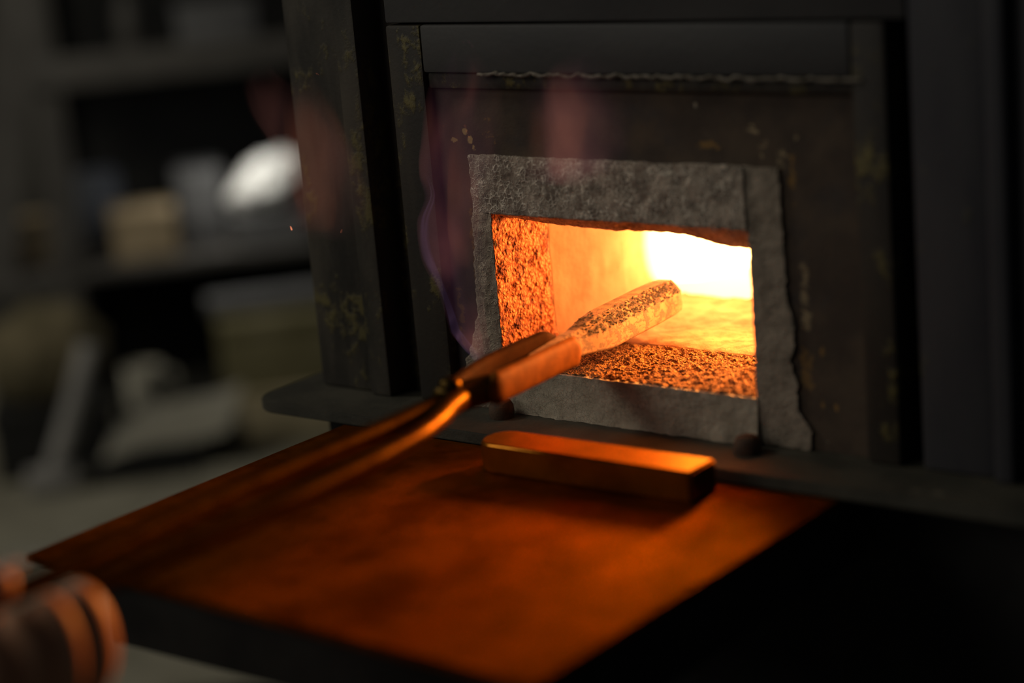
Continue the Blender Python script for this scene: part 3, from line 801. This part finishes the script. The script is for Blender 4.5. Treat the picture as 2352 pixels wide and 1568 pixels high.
# bundled white cloth
b = bmesh.new(); bmesh.ops.create_icosphere(b, subdivisions=4, radius=1)
for v in b.verts:
    n_ = v.co.normalized(); k = 1 + 0.22 * fbm(n_ + Vector((3, 1, 0)), 2.2, 4)
    q = Vector((n_.x * .058 * k, n_.y * .05 * k, n_.z * .038 * k)); q.z += 0.35 * q.x * 0.9
    q.z = max(q.z, -0.039)
    v.co = W(0.190 + q.x, 3.075 + q.y, -0.160 + q.z)
wobj('cloth_bundle', b, 'white', 'crumpled white cloth bundle on the grey tin at the rack', 'cloth')
lidded('carton', 'low beige carton at the outer end of the rack shelf', 'box', -0.215, -0.135, 3.07, 3.15, -0.2455, -0.178, 'card')
# grey pipe, olive box, khaki crate
lidded('packing_crate', 'khaki crate standing on the bench near the forge post', 'crate', 0.105, 0.30, 2.86, 2.99, BZ, -0.425, 'khaki', None, 0.12)
lidded('ammunition_box', 'olive metal box stacked on the khaki crate', 'box', 0.085, 0.30, 2.87, 2.985, -0.4245, -0.322, 'olive')
b = tube_bm([W(0.075, 2.93, -0.305), W(0.18, 2.93, -0.305), W(0.32, 2.93, -0.305)], 0.0165, 20, 4)
wobj('steel_pipe', b, 'grey', 'short grey pipe lying across the olive box', 'pipe')
# sack on a black crate
lidded('plastic_crate', 'black plastic crate on the bench under the brown sack', 'crate', -0.240, -0.072, 2.84, 2.99, BZ, -0.405, 'dark')
b = bmesh.new(); bmesh.ops.create_icosphere(b, subdivisions=4, radius=1)
for v in b.verts:
    n_ = v.co.normalized(); k = 1 + 0.14 * fbm(n_, 2.0, 4)
    q = Vector((n_.x * .085 * k, n_.y * .062 * k, n_.z * .075 * k)); q.z = max(q.z, -0.062)
    v.co = W(-0.155 + q.x, 2.915 + q.y, -0.4045 + 0.0622 + q.z)
wobj('sack', b, 'sack', 'slumped brown sack lying on the black plastic crate', 'sack')
lidded('tool_case', 'black case on the bench beneath the grey mug', 'case', -0.064, 0.078, 2.84, 2.97, BZ, -0.43, 'dark')
o = wthing('mug', 'dull grey mug standing on the black case', 'mug', -0.058, 2.85, -0.43)
obj('body', lathe_bm([(.022, 0), (.026, .003), (.028, .06), (.026, .0605), (.023, .01), (.001, .009)], 24, W(-0.025, 2.885, -0.4297)), 'paper', o)
obj('handle', tube_bm([W(0.001, 2.885, -0.382), W(0.018, 2.885, -0.386), W(0.018, 2.885, -0.408), W(0.0, 2.885, -0.413)], .004, 10, 6), 'paper', o)
# leaning hammer
o = wthing('sledge_hammer', 'grey-handled hammer leaning against the black plastic crate', 'hammer', -0.18, 2.74, BZ)
obj('handle', tube_bm([W(-0.090, 2.80, -0.310), W(-0.125, 2.785, -0.40), W(-0.158, 2.775, -0.474)], 0.0165, 16, 5), 'wood', o)
obj('head', wbox(-0.198, -0.128, 2.755, 2.795, BZ + .0005, BZ + 0.032, .006), 'wood', o)
lidded('shallow_case', 'flat black case lying on the bench under the propped sheet', 'case', -0.120, 0.035, 2.765, 2.835, BZ, -0.470, 'dark')
b = bmesh.new(); g = []
for i in range(17):
    row = []
    for j in range(9):
        s, t_ = i / 16, j / 8
        u = -0.096 + 0.175 * s + 0.030 * t_; z = -0.4685 + 0.022 * s + (0.044 + 0.010 * s) * t_ + 0.004 * math.sin(s * 6)
        row.append(b.verts.new(W(u, 2.775 + 0.045 * t_ + 0.006 * math.sin(s * 4), z)))
    g.append(row)
for i in range(16):
    for j in range(8): b.faces.new((g[i][j], g[i + 1][j], g[i + 1][j + 1], g[i][j + 1]))
bmesh.ops.solidify(b, geom=b.faces[:], thickness=0.003)
wobj('sheet_metal', b, 'paper', 'pale bent sheet propped on the flat black case', 'sheet')
P0, P1 = Vector((-0.215, 3.03, -0.2455)), Vector((-0.095, 3.06, 0.33))
rings = []
for k in range(9):
    p = P0 + (P1 - P0) * (k / 8)
    rings.append([W(p.x + a * .028, p.y + c * .008, p.z) for a, c in ((-1, -1), (1, -1), (1, 1), (-1, 1))])
wobj('board', loft(rings), 'rack', 'narrow grey board leaning on the rack post from the shelf end', 'board')
o = wthing('enamel_mug', 'pale blue-white mug at the outer end of the rack shelf', 'mug', -0.25, 3.03, -0.2455)
obj('body', lathe_bm([(.028, 0), (.032, .003), (.033, .075), (.031, .0755), (.028, .01), (.001, .009)], 24, W(-0.262, 3.05, -0.2455)), 'white', o)
obj('handle', tube_bm([W(-0.262, 3.017, -0.19), W(-0.262, 3.000, -0.195), W(-0.262, 3.000, -0.22), W(-0.262, 3.018, -0.225)], .004, 10, 6), 'white', o)
for i, (u, v, w_, d, a, lab) in enumerate([(-0.165, 2.50, .13, .10, .2, 'pale paper sheet on the bench nearest the tong handles'), (0.005, 2.60, .10, .08, -.3, 'pale paper sheet on the bench before the flat black case')]):
    b = bmesh.new(); g = []
    for k in range(9):
        row = []
        for j in range(7):
            x, y = (k / 8 - .5) * w_, (j / 6 - .5) * d
            row.append(b.verts.new(W(u + x * math.cos(a) - y * math.sin(a), v + x * math.sin(a) + y * math.cos(a), BZ + .004 + .003 * noise.noise(Vector((x * 30, y * 30, i))))))
        g.append(row)
    for k in range(8):
        for j in range(6): b.faces.new((g[k][j], g[k + 1][j], g[k + 1][j + 1], g[k][j + 1]))
    bmesh.ops.solidify(b, geom=b.faces[:], thickness=0.001)
    wobj('paper_sheet', b, 'paper', lab, 'paper')
